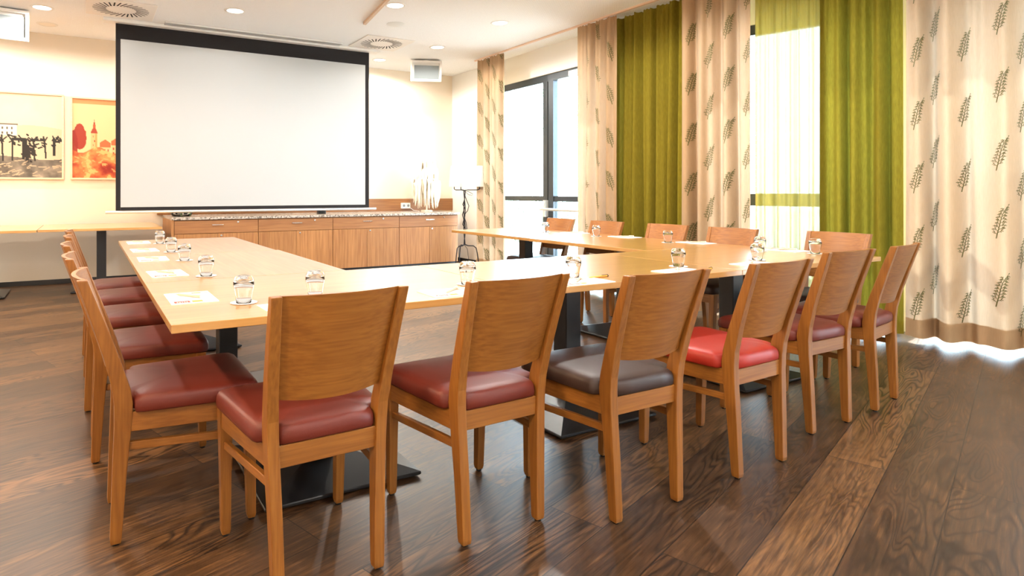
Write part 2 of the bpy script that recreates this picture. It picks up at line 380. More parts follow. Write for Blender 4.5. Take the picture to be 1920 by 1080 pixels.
tree(14.0, 14.5, 6.0, 2.2, 3200, 'broad garden tree farther back behind the glazed door', 2)
tree(13.5, 5.2, 4.2, 1.4, 2600, 'garden tree seen between the curtains of the bay window', 3)
hedge = MB(); rg = random.Random(5)
for k in range(5200):
    p = Vector((9.6 + rg.uniform(-.35, .35) + .0, rg.uniform(9.0, 15.0), rg.uniform(-.1, .95))); u = Vector((rg.gauss(0, 1), rg.gauss(0, 1), rg.gauss(0, 1))).normalized()*.06; v = u.orthogonal().normalized()*.035
    hedge.add([p-u, p+v, p+u, p-v], [(0, 1, 2, 3)])
setp(hedge.build('garden_hedge', leafm, None, fix=False), 'low green hedge outside the glazed door', 'hedge')

# ------------------------------------------------------------------ curtains
def sprig(seed):
    """list of quads in a 2-D frame, about 0.085 wide and 0.23 high, origin at its foot"""
    rg = random.Random(seed); q = []
    def stroke(p, r, w0, w1):
        d = Vector((r[0]-p[0], r[1]-p[1])); 
        if d.length < 1e-6: return
        n = Vector((-d.y, d.x)).normalized()
        q.append([(p[0]+n.x*w0, p[1]+n.y*w0), (p[0]-n.x*w0, p[1]-n.y*w0), (r[0]-n.x*w1, r[1]-n.y*w1), (r[0]+n.x*w1, r[1]+n.y*w1)])
    def leaf(p, a, l, w_):
        c, s = math.cos(a), math.sin(a)
        q.append([p, (p[0]+c*l*.55-s*w_, p[1]+s*l*.55+c*w_), (p[0]+c*l, p[1]+s*l), (p[0]+c*l*.55+s*w_, p[1]+s*l*.55-c*w_)])
    def stem(t): return (-.012+.055*t*t+.006*math.sin(t*5), .23*t)
    K = 10
    for k in range(K): stroke(stem(k/K), stem((k+1)/K), .0024*(1-k/K*.5), .0024*(1-(k+1)/K*.5))
    nb_ = 8
    for k in range(nb_):
        t = .13 + .8*k/nb_
        for sd in (-1, 1):
            p = stem(t + (.05 if sd > 0 else 0)); ln = (.036*(1-t)**.7+.007)*rg.uniform(.9, 1.1); a = PI/2 - .12 - sd*rg.uniform(.70, .9)
            e1 = (p[0]+math.cos(a)*ln*.5, p[1]+math.sin(a)*ln*.5); a2 = a + sd*.5; e2 = (e1[0]+math.cos(a2)*ln*.5, e1[1]+math.sin(a2)*ln*.5)
            stroke(p, e1, .0017, .0014); stroke(e1, e2, .0014, .0010)
            for (pp, aa) in ((e1, a+.95), (e1, a-.95), (e2, a2), (e2, a2+1.0), (e2, a2-1.0), ((p[0]*.45+e1[0]*.55, p[1]*.45+e1[1]*.55), a-sd*.9)):
                leaf(pp, aa, .0105, .0024)
    leaf(stem(1), PI/2-.3, .014, .003)
    return q
SPR = [sprig(s) for s in range(4)]

def curtain(name, P0, D, NIN, t0, t1, z0, z1, m, seed, folds, amp, label, sprigs=None, hem=.12, gather=1.0, flare=0.0, group=None, dz=0):
    rg = random.Random(seed); ph = [rg.uniform(0, 6.28) for _ in range(6)]
    W = t1-t0; nx = max(24, int(W/.009)); nz = 34
    root = empty(name, (P0.x+D.x*(t0+t1)/2, P0.y+D.y*(t0+t1)/2, z0), 0, label, 'curtain', group)
    O = Vector(root.location)
    def S(s, z):
        """s 0..1 across, z height"""
        zz = (z-z0)/(z1-z0)
        f = folds*s
        a = amp*(1-.55*zz)
        w1 = math.sin(2*PI*f + ph[0] + .5*math.sin(2*PI*s*1.7+ph[1]+zz*.9))
        w2 = .45*math.sin(2*PI*f*1.63 + ph[2] + .8*zz)
        w3 = .18*math.sin(2*PI*f*3.1+ph[3])*zz*gather
        off = a*(w1 + w2) + .018*w3*2
        w1 = math.copysign(abs(w1)**.8, w1)
        lat = -.35*a*math.cos(2*PI*f*1.0+ph[0]) * (.6+.4*(1-zz)) * 0.9
        tw = (t0+t1)/2 + (s-.5)*W*(1 + flare*(1-zz)) + lat*.55
        # small drifting wobble of each fold
        off += .008*mnoise.noise(Vector((s*folds*1.3, zz*2.2, seed*3.1)))
        return P0 + D*tw + NIN*off + Vector((0, 0, z))
    mb = MB(); vv = []; 
    zs = [z0 + (z1-z0)*j/nz for j in range(nz+1)]
    for z in zs:
        for i in range(nx+1):
            s = i/nx; p = S(s, z)
            zz = (z-z0)/(z1-z0)
            if zz > .985: p.z -= .012*abs(math.sin(s*folds*4*PI))   # pinched heading
            if z == z0: p.z += .006*math.sin(s*folds*2*PI+ph[4])
            vv.append(p-O)
    ff = [(j*(nx+1)+i, j*(nx+1)+i+1, (j+1)*(nx+1)+i+1, (j+1)*(nx+1)+i) for j in range(nz) for i in range(nx)]
    mb.add(vv, ff, 0, True); mb.build('cloth', m, root, fix=False)
    if hem:
        mb = MB(); vv = []
        for z in (z0+.001, z0+hem*.5, z0+hem):
            for i in range(nx+1): vv.append(S(i/nx, z) - NIN*.004 - O)
        ff = [(j*(nx+1)+i, j*(nx+1)+i+1, (j+1)*(nx+1)+i+1, (j+1)*(nx+1)+i) for j in range(2) for i in range(nx)]
        mb.add(vv, ff, 0, True); mb.build('hem', m, root, fix=False)
    if sprigs:
        mb = MB()
        for (t, zc, k) in sprigs:
            for q in SPR[k % 4]:
                pts = []
                for (qx, qy) in q:
                    s = (t+qx-t0)/W
                    if s < .002 or s > .998: pts = None; break
                    z = min(max(zc+qy, z0+.002), z1-.02)
                    p = S(s, z); du = S(min(1, s+.002), z)-S(s-.002, z); nn = Vector((du.y, -du.x, 0)).normalized()
                    if nn.dot(NIN) < 0: nn = -nn
                    pts.append(p + nn*.0022 - O)
                if pts: mb.add(pts, [(0, 1, 2, 3)], 0)
        if mb.v: mb.build('embroidered_sprigs', embro, root, fix=False)
    return root
def sprig_grid(t0, t1, z0, z1, dx, dzv, off=0.0, z_off=0.0):
    r = []; k = 0; t = t0 + dx*.45 + off; col_ = 0
    while t < t1-.02:
        z = z0 + .06 + (dzv/2 if col_ % 2 else 0) + z_off
        while z < z1-.1:
            r.append((t, z, k)); k += 1; z += dzv
        t += dx; col_ += 1
    return r
FP, FD, FN = Vector((5.0, 0, 0)), Vector((0, 1, 0)), Vector((-1, 0, 0))      # far track, t = Y
KP = Vector((5.0, 3.9, 0))                                                     # near track
Z0, Z1 = .045, CZ-.02
curtain('curtain', FP, FD, FN, 6.92, 7.58, Z0, Z1, cream, 11, 4, .045, 'narrow cream curtain with sprigs, left of the glazed door beside the floor lamp', sprig_grid(6.92, 7.58, Z0, Z1, .17, .47), group=None)
curtain('curtain', FP, FD, FN, 4.86, 5.46, Z0, Z1, cream, 12, 4, .045, 'cream sprigged curtain between the glazed door and the darker green curtain', sprig_grid(4.86, 5.46, Z0, Z1, .17, .47, .02, .1))
curtain('curtain', FP+Vector((.14, 0, 0)), FD, FN, 4.12, 5.08, Z0-.01, Z1, greenc, 13, 6.5, .066, 'opaque green curtain hanging between two cream sprigged curtains', None, .10)
curtain('curtain', KP+NN*.03, ND, NN, -.10, .51, Z0-.01, Z1, cream, 14, 3.2, .065, 'cream sprigged curtain right of the opaque green one, left of the sheer voile', sprig_grid(-.10, .51, Z0, Z1, .17, .47, .0, .05))
curtain('curtain', KP-NN*.02, ND, NN, .53, 1.06, Z0, Z1, sheer, 15, 6, .022, 'sheer pale green voile curtain letting the bay window shine through', None, .08)
curtain('curtain', KP, ND, NN, 1.03, 1.575, Z0, Z1, greenc, 16, 4.0, .066, 'yellow-green linen curtain between the sheer voile and the large cream curtain', None, .10)
sp = []
for (t, zs_) in ((1.655, .17), (1.76, .36), (1.92, .18), (2.12, .33), (2.23, .12), (2.42, .33), (2.60, .15)):
    z = zs_ - .0; k = 0
    while z < 2.9: sp.append((t, z, k)); z += .475; k += 1
curtain('curtain', KP+NN*.01, ND, NN, 1.60, 2.75, Z0-.005, Z1, cream, 21, 4.6, .075, 'widest cream sprigged curtain at the right, with sun patches and a deep hem', sp, .14)
curtain('curtain', KP, ND, NN, 3.55, 4.05, Z0, Z1, cream, 23, 5, .04, 'cream curtain gathered beyond the right picture edge', None, .12)

# ------------------------------------------------------------------ tables
def make_base(mb_root, cx, cy, hw=.31):
    b = MB(); z = .022
    # four-sided low pyramid plate with a thick undercut rim
    r0 = [(-hw+.02, -hw+.02, 0), (hw-.02, -hw+.02, 0), (hw-.02, hw-.02, 0), (-hw+.02, hw-.02, 0)]
    r1 = [(-hw, -hw, .010), (hw, -hw, .010), (hw, hw, .010), (-hw, hw, .010)]
    r2 = [(-hw, -hw, z), (hw, -hw, z), (hw, hw, z), (-hw, hw, z)]
    r3 = [(-.052, -.052, .085), (.052, -.052, .085), (.052, .052, .085), (-.052, .052, .085)]
    b.loft([[(cx+p[0], cy+p[1], p[2]) for p in r] for r in (r0, r1, r2, r3)])
    return b
def make_table(x0, x1, y0, y1, mt, label, cat='table', group=None, base_off=(0, 0), top=TT, hw=.31, rail=True, pw=.05):
    cx, cy = (x0+x1)/2, (y0+y1)/2
    root = empty('conference_table', (cx, cy, 0), 0, label, cat, group)
    hx, hy = (x1-x0)/2, (y1-y0)/2
    g = .0015
    MB().box(-hx+g, hx-g, -hy+g, hy-g, top-.026, top).build('tabletop', mt, root, bevel=.0015, seg=1)
    bx, by = base_off
    make_base(root, bx, by, hw).build('foot_plate', black_metal, root, bevel=.003, seg=1)
    p = MB().box(bx-pw, bx+pw, by-pw, by+pw, .08, top-.046); p.build('post', black_metal, root, bevel=.004, seg=1)
    MB().box(bx-.22, bx+.22, by-.22, by+.22, top-.046, top-.0265).build('mounting_plate', black_metal, root)
    return root
FX0, FX1, FY0, FY1 = .215, 4.24, 1.972, 2.94
w3 = (FX1-FX0)/3
G = 'oak conference tables joined in a U'
bo = .46-.485+.025
make_table(FX0, FX0+w3, FY0, FY1, table_x, 'oak table at the near left corner of the U of tables', group=G, base_off=(.85-(FX0+w3/2), 2.475-(FY0+FY1)/2))
make_table(FX0+w3, FX0+2*w3, FY0, FY1, table_x, 'oak table in the middle of the near row, behind the dark brown seat', group=G, base_off=(2.186-(FX0+w3*1.5), 2.475-(FY0+FY1)/2))
make_table(FX0+2*w3, FX1, FY0, FY1, table_x, 'oak table at the near right corner of the U of tables', group=G, base_off=(3.52-(FX0+w3*2.5), 2.475-(FY0+FY1)/2))
make_table(.215, 1.143, FY1, 4.20, table_y, 'middle oak table of the left arm of the U', group=G)
make_table(.215, 1.125, 4.20, 5.59, table_y, 'farthest oak table of the left arm, nearest the screen', group=G)
make_table(3.30, 4.24, FY1, 4.22, table_y, 'middle oak table of the window-side arm of the U', group=G)
make_table(3.315, 4.24, 4.22, 5.53, table_y, 'farthest oak table of the window-side arm, near the glazed door', group=G)
make_table(-.46, .74, 7.60, 8.82, table_x, 'oak side table against the back wall, right next to the sideboard', group='side tables along the back wall')
make_table(-1.70, -.462, 7.56, 8.80, table_x, 'oak side table against the back wall at the left picture edge', group='side tables along the back wall')

# ------------------------------------------------------------------ chairs
def post_rings(side):
    # z, y centre, depth, x centre, width
    prof = [(.006, -.212, .030, .1520, .030), (.02, -.212, .034, .1520, .033), (.22, -.202, .042, .157, .034), (.38, -.192, .050, .163, .034), (.45, -.190, .055, .166, .034),
            (.50, -.196, .052, .168, .034), (.60, -.222, .044, .174, .033), (.72, -.260, .037, .180, .032), (.858, -.306, .030, .187, .030)]
    rings = []
    for z, y, d, x, w_ in prof:
        x *= side; rings.append([(x-w_/2, y-d/2, z), (x+w_/2, y-d/2, z), (x+w_/2, y+d/2, z), (x-w_/2, y+d/2, z)])
    return rings
def make_chair(seat_mat):
    root = empty('dining_chair')
    for sd in (-1, 1):
        MB().loft(post_rings(sd)).build('back_post', oak_z, root, bevel=.0035, seg=2)
        r = []
        for z, x, y, d in ((.006, .199, .205, .024), (.02, .199, .205, .030), (.25, .201, .200, .036), (.425, .203, .196, .042)):
            x *= sd; r.append([(x-d/2, y-d/2, z), (x+d/2, y-d/2, z), (x+d/2, y+d/2, z), (x-d/2, y+d/2, z)])
        MB().loft(r).build('front_leg', oak_z, root, bevel=.003, seg=2)
        MB().lathe([(.011, 0), (.011, .007)], (sd*.199, .205, 0), 10, cap=True).build('glide', rubber, root)
        MB().lathe([(.011, 0), (.011, .007)], (sd*.152, -.212, 0), 10, cap=True).build('glide', rubber, root)
        # side apron and stretcher, slanting from rear post to front leg
        def bar(xa, ya, xb, yb, za0, za1, zb0, zb1, th):
            d = Vector((xb-xa, yb-ya)).normalized(); n = Vector((-d.y, d.x))*th/2
            return [[(xa+n.x, ya+n.y, za0), (xa-n.x, ya-n.y, za0), (xa-n.x, ya-n.y, za1), (xa+n.x, ya+n.y, za1)],
                    [(xb+n.x, yb+n.y, zb0), (xb-n.x, yb-n.y, zb0), (xb-n.x, yb-n.y, zb1), (xb+n.x, yb+n.y, zb1)]]
        MB().loft(bar(sd*.167, -.168, sd*.207, .178, .362, .425, .362, .425, .022)).build('side_rail', oak_y, root, bevel=.002, seg=1)
        MB().loft(bar(sd*.158, -.184, sd*.201, .186, .300, .326, .292, .318, .018)).build('stretcher', oak_y, root, bevel=.002, seg=1)
    MB().box(-.185, .185, .186, .208, .362, .425).build('front_rail', oak_x, root, bevel=.002, seg=1)
    MB().box(-.151, .151, -.206, -.182, .362, .425).build('rear_rail', oak_x, root, bevel=.002, seg=1)
    # curved back panel between the posts
    nu, nv = 12, 8; th = .014
    def bp_(u, v, side):
        z = .548 + (.858-.548)*v - (1-u*u)*0.0 + (.010*(u*u) if v == 0 else 0)
        yc = np.interp(z, [.50, .60, .72, .858], [-.196, -.222, -.260, -.306])
        xw = np.interp(z, [.50, .60, .72, .858], [.168, .174, .180, .187]) - .0145
        y = yc - .030*(1-u*u) + .004 + (th/2 if side else -th/2)
        return (xw*u, y, z)
    v = []; f = []
    for sd in (0, 1):
        for j in range(nv+1):
            for i in range(nu+1): v.append(bp_(-1+2*i/nu, j/nv, sd))
    st = (nu+1)*(nv+1); I = lambda s, j, i: s*st + j*(nu+1)+i
    for j in range(nv):
        for i in range(nu):
            f.append((I(0, j, i), I(0, j, i+1), I(0, j+1, i+1), I(0, j+1, i))); f.append((I(1, j, i), I(1, j+1, i), I(1, j+1, i+1), I(1, j, i+1)))
    for i in range(nu): f.append((I(0, 0, i), I(1, 0, i), I(1, 0, i+1), I(0, 0, i+1))); f.append((I(0, nv, i), I(0, nv, i+1), I(1, nv, i+1), I(1, nv, i)))
    for j in range(nv): f.append((I(0, j, 0), I(0, j+1, 0), I(1, j+1, 0), I(1, j, 0))); f.append((I(0, j, nu), I(1, j, nu), I(1, j+1, nu), I(0, j+1, nu)))
    pm = MB().add(v, f, 0, True)
    for q in range(2*nu*nv, len(f)): pm.sm[q] = False
    po = pm.build('backrest_panel', oak_x, root); me = po.data
    bm = bmesh.new(); bm.from_mesh(me)
    for e_ in bm.edges:
        if len(e_.link_faces) == 2 and e_.calc_face_angle(0) > .8: e_.smooth = False
    bm.to_mesh(me); bm.free()
    # upholstered seat: outline with notches round the rear posts, domed top
    def outline(k, z):
        # k shrinks towards the centre
        P = [(-.226, .228), (.226, .228), (.231, .200), (.203, -.150), (.150, -.163), (.147, -.208), (-.147, -.208), (-.150, -.163), (-.203, -.150), (-.231, .200)]
        return P
    P = [(.0, .232), (.10, .232), (.195, .231), (.222, .222), (.230, .195), (.222, .08), (.213, -.04), (.205, -.135), (.196, -.156), (.155, -.160), (.1475, -.170), (.146, -.198), (.138, -.209), (.07, -.211),
         (.0, -.211)]
    P = P + [(-x, y) for x, y in P[-2:0:-1]]
    cxs, cys = 0, .02
    rings = []
    for k, z in ((.985, .4265), (1.0, .432), (1.004, .448), (.998, .462), (.975, .474), (.93, .481), (.80, .487), (.5, .491), (.2, .493)):
        rings.append([(x*k, cys+(y-cys)*k, z) for x, y in P])
    s = MB().loft(rings, 0, True); s.build('seat_cushion', seat_mat, root)
    return root
chairs = [
 # x, y, rotation of facing (+Y = 0), seat, label
 (.603, 1.912, 2.0, 'm', 'oak chair nearest the camera, its back turned to us at the near left table'),
 (1.200, 1.895, 1.9, 'm', 'maroon-seated chair in the near row, directly left of the dark brown seat'),
 (1.732, 1.755, 0, 'b', 'chair with the dark brown leather seat in the near row'),
 (2.391, 1.768, 1.8, 'r', 'chair with the bright red leather seat in the near row'),
 (3.108, 1.880, 0, 'm', 'maroon chair in the near row, right of the bright red seat'),
 (3.673, 1.917, 9, 'm', 'rightmost chair of the near row, turned slightly, next to the green curtain'),
 (.290, 2.375, -90, 'm', 'side-on chair nearest the camera along the left edge of the tables'),
 (.240, 3.085, -90, 'm', 'second chair from the camera along the left edge of the tables'),
 (.212, 3.790, -90, 'm', 'middle chair of the five along the left edge of the tables'),
 (.205, 4.460, -90, 'm', 'fourth chair from the camera along the left edge of the tables'),
 (.195, 5.035, -90, 'm', 'farthest chair along the left edge of the tables, near the side table'),
 (3.960, 4.920, 90, 'b', 'farthest window-side chair, standing before the dark frame of the glazed door'),
 (3.945, 4.260, 90, 'b', 'window-side chair in front of the cream and green curtain edge, second from the door'),
 (3.965, 3.585, 90, 'b', 'window-side chair directly before the opaque green curtain'),
 (3.970, 2.990, 90, 'b', 'window-side chair before the cream curtain right of the opaque green one'),
 (4.120, 2.315, 90, 'b', 'window-side chair nearest the camera, before the sheer voile and yellow-green curtain'),
]
proto = {}
for x, y, a, s, lab in chairs:
    if s not in proto:
        if not proto: o = make_chair(lea_maroon if s == 'm' else lea_brown)
        else:
            o = copy_tree(proto['m'])
            for ch in o.children:
                if ch.name.startswith('seat_cushion'): ch.data = ch.data.copy(); ch.data.materials[0] = lea_brown if s == 'b' else lea_red
        proto[s] = o
    else: o = copy_tree(proto[s])
    o.location = (x, y, 0); o.rotation_euler = (0, 0, math.radians(a))
    grp = 'chairs of the near row' if abs(a) < 20 else ('chairs along the left arm' if a < 0 else 'chairs on the window side')
    setp(o, lab, 'chair', grp)

# ------------------------------------------------------------------ things on the tables
def make_glass():
    root = empty('water_glass')
    out = [(.0265, 0), (.0285, .02), (.0330, .045), (.0365, .065), (.0362, .076), (.0325, .087), (.0275, .094), (.024, .0965), (.0, .0965)]
    inn = [(.0, .079), (.012, .081), (.024, .0775), (.031, .070), (.0345, .063), (.0312, .045), (.0268, .02), (.0252, 0)]
    MB().lathe([(max(r, .0002), z) for r, z in out+inn] + [(.0265, 0)], n=36).build('glass_body', tumbler_m, root)
    return root
def make_coaster():
    m = MB(); n = 40; rings = []
    for k, (r, z) in enumerate(((.002, .0012), (.03, .0014), (.040, .0016), (.0465, .003))):
        rings.append([((r+(.0012*math.cos(12*2*PI*i/n) if k == 3 else 0))*math.cos(2*PI*i/n), (r+(.0012*math.cos(12*2*PI*i/n) if k == 3 else 0))*math.sin(2*PI*i/n), z) for i in range(n)])
    rings += [[(p[0], p[1], p[2]-.0010) for p in r] for r in rings[::-1]]
    return m.loft(rings, 0, True).build('paper_coaster', paper)
GL = [(.486, 2.247, 'left arm place nearest the camera'), (.486, 3.046, 'left arm place second from the camera'), (.486, 3.79, 'middle place of the left arm'), (.478, 4.37, 'left arm place fourth from the camera'), (.482, 5.13, 'farthest place of the left arm'),
      (.752, 2.255, 'place before the chair nearest the camera'), (1.42, 2.235, 'place right behind the second near-row chair'), (1.968, 2.185, 'place before the dark brown seat'), (2.735, 2.228, 'place before the bright red seat'), (3.39, 2.217, 'place right of the bright red seat'),
      (3.93, 2.55, 'window-side table just behind another upturned glass'), (4.07, 2.27, 'near right table corner'), (3.955, 3.32, 'window-side place before the cream curtain'), (3.96, 4.10, 'window-side place before the opaque green curtain'), (3.93, 4.76, 'window-side place nearest the glazed door')]
g0 = make_glass(); c0 = make_coaster()
for i, (x, y, lab) in enumerate(GL):
    c = c0 if i == 0 else c0.copy(); g = g0 if i == 0 else copy_tree(g0)
    if i: C.objects.link(c)
    c.location = (x, y, TT); c.rotation_euler = (0, 0, i*1.3); setp(c, 'white round paper coaster at the ' + lab, 'coaster', 'paper coasters on the tables')
    g.location = (x, y, TT+.0018); setp(g, 'upturned clear water glass at the ' + lab, 'glass', 'upturned glasses on the tables')
def make_brochure(portrait=False):
    w_, h_ = (.16, .25) if portrait else (.25, .16); z = .0035; m = MB()
    m.box(-w_/2, w_/2, -h_/2, h_/2, .0002, z, 4); e = z+.0004
    X, Y = -w_/2, -h_/2
    def r(x0, x1, y0, y1, mi, dz=0): m.add([(x0, y0, e+dz), (x1, y0, e+dz), (x1, y1, e+dz), (x0, y1, e+dz)], [(0, 1, 2, 3)], mi)
    r(X+.012, X+.065, Y+.010, Y+.048 if portrait else Y+.038, 0); r(X+.072, X+.108, Y+.010, Y+.046 if portrait else Y+.036, 1); r(.015, .050, -Y-.045, -Y-.018, 2)
    for k in range(5): r(.0, .055-.008*(k % 3), .030-.010*k, .0325-.010*k, 3)
    r(.056, .075, -Y-.040, -Y-.020, 3)
    for k in range(5): r(X+.020+.008*k, X+.025+.008*k, Y+.018, Y+.028, 4, .0003)
    return m.build('brochure', [p_red, p_yel, p_org, p_gry, paper], None, fix=False)
def make_pen(mats):
    root = empty('ballpoint_pen')
    r_ = .0045
    m = MB(); n = 12
    def ring(x, r): return [(x, r*math.cos(2*PI*i/n), r_+r*math.sin(2*PI*i/n)) for i in range(n)]
    m.loft([ring(-.070, .001), ring(-.060, .0028), ring(-.052, r_), ring(.060, r_), ring(.064, .003)], 0, True).build('barrel', mats[0], root)
    MB().loft([ring(.0601, .0046), ring(.066, .0046), ring(.068, .002)], 0, True).build('cap', mats[1], root)
    MB().box(.025, .066, -.0012, .0012, 2*r_, 2*r_+.0022).build('clip', mats[1], root)
    return root
pen_beige = mat('beige_pen_barrel', (.62, .50, .36), .5); pen_orange = mat('orange_pen_barrel', (.80, .36, .05), .4)
b0 = make_brochure(); bP = make_brochure(True); pA = make_pen([pen_beige, alu])
BR = [(.335, 2.445, 0, 'left arm place nearest the camera'), (.335, 3.225, 0, 'left arm place second from the camera'), (.335, 3.97, 0, 'middle place of the left arm'), (.335, 4.59, 0, 'left arm place fourth from the camera'), (.345, 5.30, 0, 'farthest place of the left arm'),
      (.64, 2.093, 0, 'place of the chair nearest the camera'), (1.262, 2.083, 0, 'place of the second near-row chair'), (1.90, 2.060, -3, 'place of the dark brown seat'), (2.58, 2.088, 3, 'place of the bright red seat'), (3.19, 2.09, 0, 'place just right of the bright red seat'),
      (4.125, 2.50, 180, 'window-side place nearest the camera'), (4.125, 3.20, 180, 'window-side place before the cream curtain'), (4.12, 3.92, 180, 'window-side place before the opaque green curtain'), (4.12, 4.55, 180, 'window-side place near the glazed door')]
for i, (x, y, a, lab) in enumerate(BR):
    src = bP if (i < 5 or i > 9) else b0; b = src if i in (0, 5) else copy_tree(src); b.location = (x, y, TT); b.rotation_euler = (0, 0, math.radians(a + [0, 2, -1, 1.5][i % 4]))
    setp(b, 'printed white brochure at the ' + lab, 'brochure', 'brochures on the tables')
    p = pA if i == 0 else copy_tree(pA); M = Matrix.Rotation(b.rotation_euler.z, 3, 'Z'); q = M @ Vector((-.005, .012, 0))
    p.location = (x+q.x, y+q.y, TT+.0041); p.rotation_euler = (0, 0, (-.97 if i < 5 else (.7 if i < 10 else -.5)))
    setp(p, 'beige pen on the brochure at the ' + lab, 'pen', 'beige pens on the brochures')
p = make_pen([pen_orange, mat('black_pen_cap', (.01, .01, .01), .4)]); p.location = (2.06, 2.12, TT); p.rotation_euler = (0, 0, .1)
setp(p, 'orange pen with a black cap beside the brochure of the dark brown seat', 'pen')
p2 = copy_tree(p); p2.location = (2.74, 2.06, TT); p2.rotation_euler = (0, 0, .3); setp(p2, 'orange pen with a black cap right of the brochure of the bright red seat', 'pen')

# ------------------------------------------------------------------ sideboard
SX = [.901, 1.893, 2.888, 3.885, 4.863]; SY = 7.92; ST = .795
SN = ['leftmost, under the left half of the screen', 'second from the left', 'third from the left', 'rightmost, beside the floor lamp']
for k in range(4):
    a, b = SX[k]+.001, SX[k+1]-.001; cx = (a+b)/2
    root = empty('sideboard_cabinet', (cx, SY, 0), 0, 'oak cabinet of the sideboard, ' + SN[k], 'cabinet', 'sideboard cabinets under the granite worktop')
    hw = (b-a)/2
    MB().box(-hw, hw, .022, WY-SY-.02, .09, ST).build('carcass', cab_z, root)
    MB().box(-hw, hw, .06, .08, 0, .09).build('plinth', base_m, root)
    x0 = -hw+.002; x1 = hw-.002
    dr = MB().box(x0, x1, 0, .021, .628, ST-.012).build('drawer_front', cab_x, root, bevel=.001, seg=1)
    MB().box(-.068, .068, -.028, -.020, .725, .733).box(-.064, -.058, -.020, 0, .726, .732).box(.058, .064, -.020, 0, .726, .732).build('handle', steel, dr)
    MB().lathe([(.013, 0), (.013, .004), (.010, .006)], n=16, cap=True).xf(Matrix.Translation((.245, 0, .757)) @ Matrix.Rotation(PI/2, 4, 'X')).build('lock', steel, dr)
    for q, (u0, u1) in enumerate(((x0, -.0015), (.0015, x1))):
        dd = MB().box(u0, u1, 0, .021, .094, .622).build('door', cab_z, root, bevel=.001, seg=1)
        if q == 1: MB().lathe([(.013, 0), (.013, .004), (.010, .006)], n=16, cap=True).xf(Matrix.Translation((.045, 0, .595)) @ Matrix.Rotation(PI/2, 4, 'X')).build('lock', steel, dd)
setp(MB().box(.87, 4.885, SY-.03, WY-.02, ST, ST+.030).build('granite_worktop', granite, bevel=.002, seg=1), 'speckled granite worktop lying across the four sideboard cabinets', 'worktop')
setp(MB().box(.80, WX-.002, WY-.022, WY-.001, ST+.031, 1.022).build('wood_splashback', cab_x, bevel=.001, seg=1), 'oak splashback panel on the back wall above the granite worktop', 'wall panel')
MB_end = MB().box(.868, .899, SY, WY-.02, 0, ST); setp(MB_end.build('sideboard_end_panel', cab_z), 'oak end panel closing the left side of the sideboard', 'end panel')

# driftwood / wax sculpture
sculpt_m = mat('cream_wax', (.86, .78, .64), .5)
root = empty('wax_sculpture', (4.60, 8.42, ST+.030), 0, 'tall cream sculpture of hanging tapered strands on the right of the worktop', 'sculpture')
MB().lathe([(.09, 0), (.095, .005), (.095, .022), (.08, .026)], n=8, cap=True, smooth=False).build('base', mat('bleached_wood', (.72, .60, .45), .7), root)
MB().tube([(0, 0, .02), (.008, 0, .3), (-.006, 0, .6), (0, 0, .93)], [.014, .012, .010, .006]).build('stem', sculpt_m, root)
rg = random.Random(3); m = MB()
for ring_, (rr, ztop, n_) in enumerate(((.21, .50, 20), (.165, .66, 18), (.115, .80, 14), (.055, .96, 9))):
    for i in range(n_):
        a = 2*PI*i/n_ + rg.uniform(-.15, .15); zt = ztop*rg.uniform(.88, 1.02); ln = zt*rg.uniform(.55, .93) if ring_ < 3 else zt*.5; r_ = rr*rg.uniform(.85, 1.1)
        pts = []; rad = []
        for k in range(7):
            t = k/6; pts.append((r_*math.cos(a)*(1+.08*math.sin(t*4+i)), r_*.75*math.sin(a)*(1+.08*math.sin(t*5+i)), max(zt - ln*t, .035))); rad.append((.024+.007*math.sin(k*2.1+i))*(1-.85*t**2)+.001)
        m.tube(pts, rad, 7)
        m.tube([(0, 0, zt-.03), (r_*.5*math.cos(a), r_*.4*math.sin(a), zt+.005), pts[0]], [.007, .009, .014], 6)
m.build('strands', sculpt_m, root)
# socket box
root = empty('wall_socket', (4.455, WY-.022, .912), 0, 'white double power socket on the splashback left of the cream sculpture', 'socket')
MB().box(-.078, .078, -.040, 0, -.045, .045).build('housing', white_pl, root, bevel=.004)
for x in (-.038, .038):
    MB().lathe([(.021, .0), (.021, .003)], n=20, cap=True).xf(Matrix.Translation((x, -.0405, 0)) @ Matrix.Rotation(PI/2, 4, 'X')).build('socket_face', grey_face, root)
    MB().box(x-.008, x-.004, -.0455, -.0436, -.002, .002).box(x+.004, x+.008, -.0455, -.0436, -.002, .002).build('pin_holes', dark_slot, root)
setp(MB().tube([(4.52, WY-.07, .88), (4.55, WY-.14, .838), (4.57, 8.60, .831), (4.50, 8.5, .831)], .004).build('power_cable', white_pl), 'thin pale cable running from the socket to the cream sculpture', 'cable')
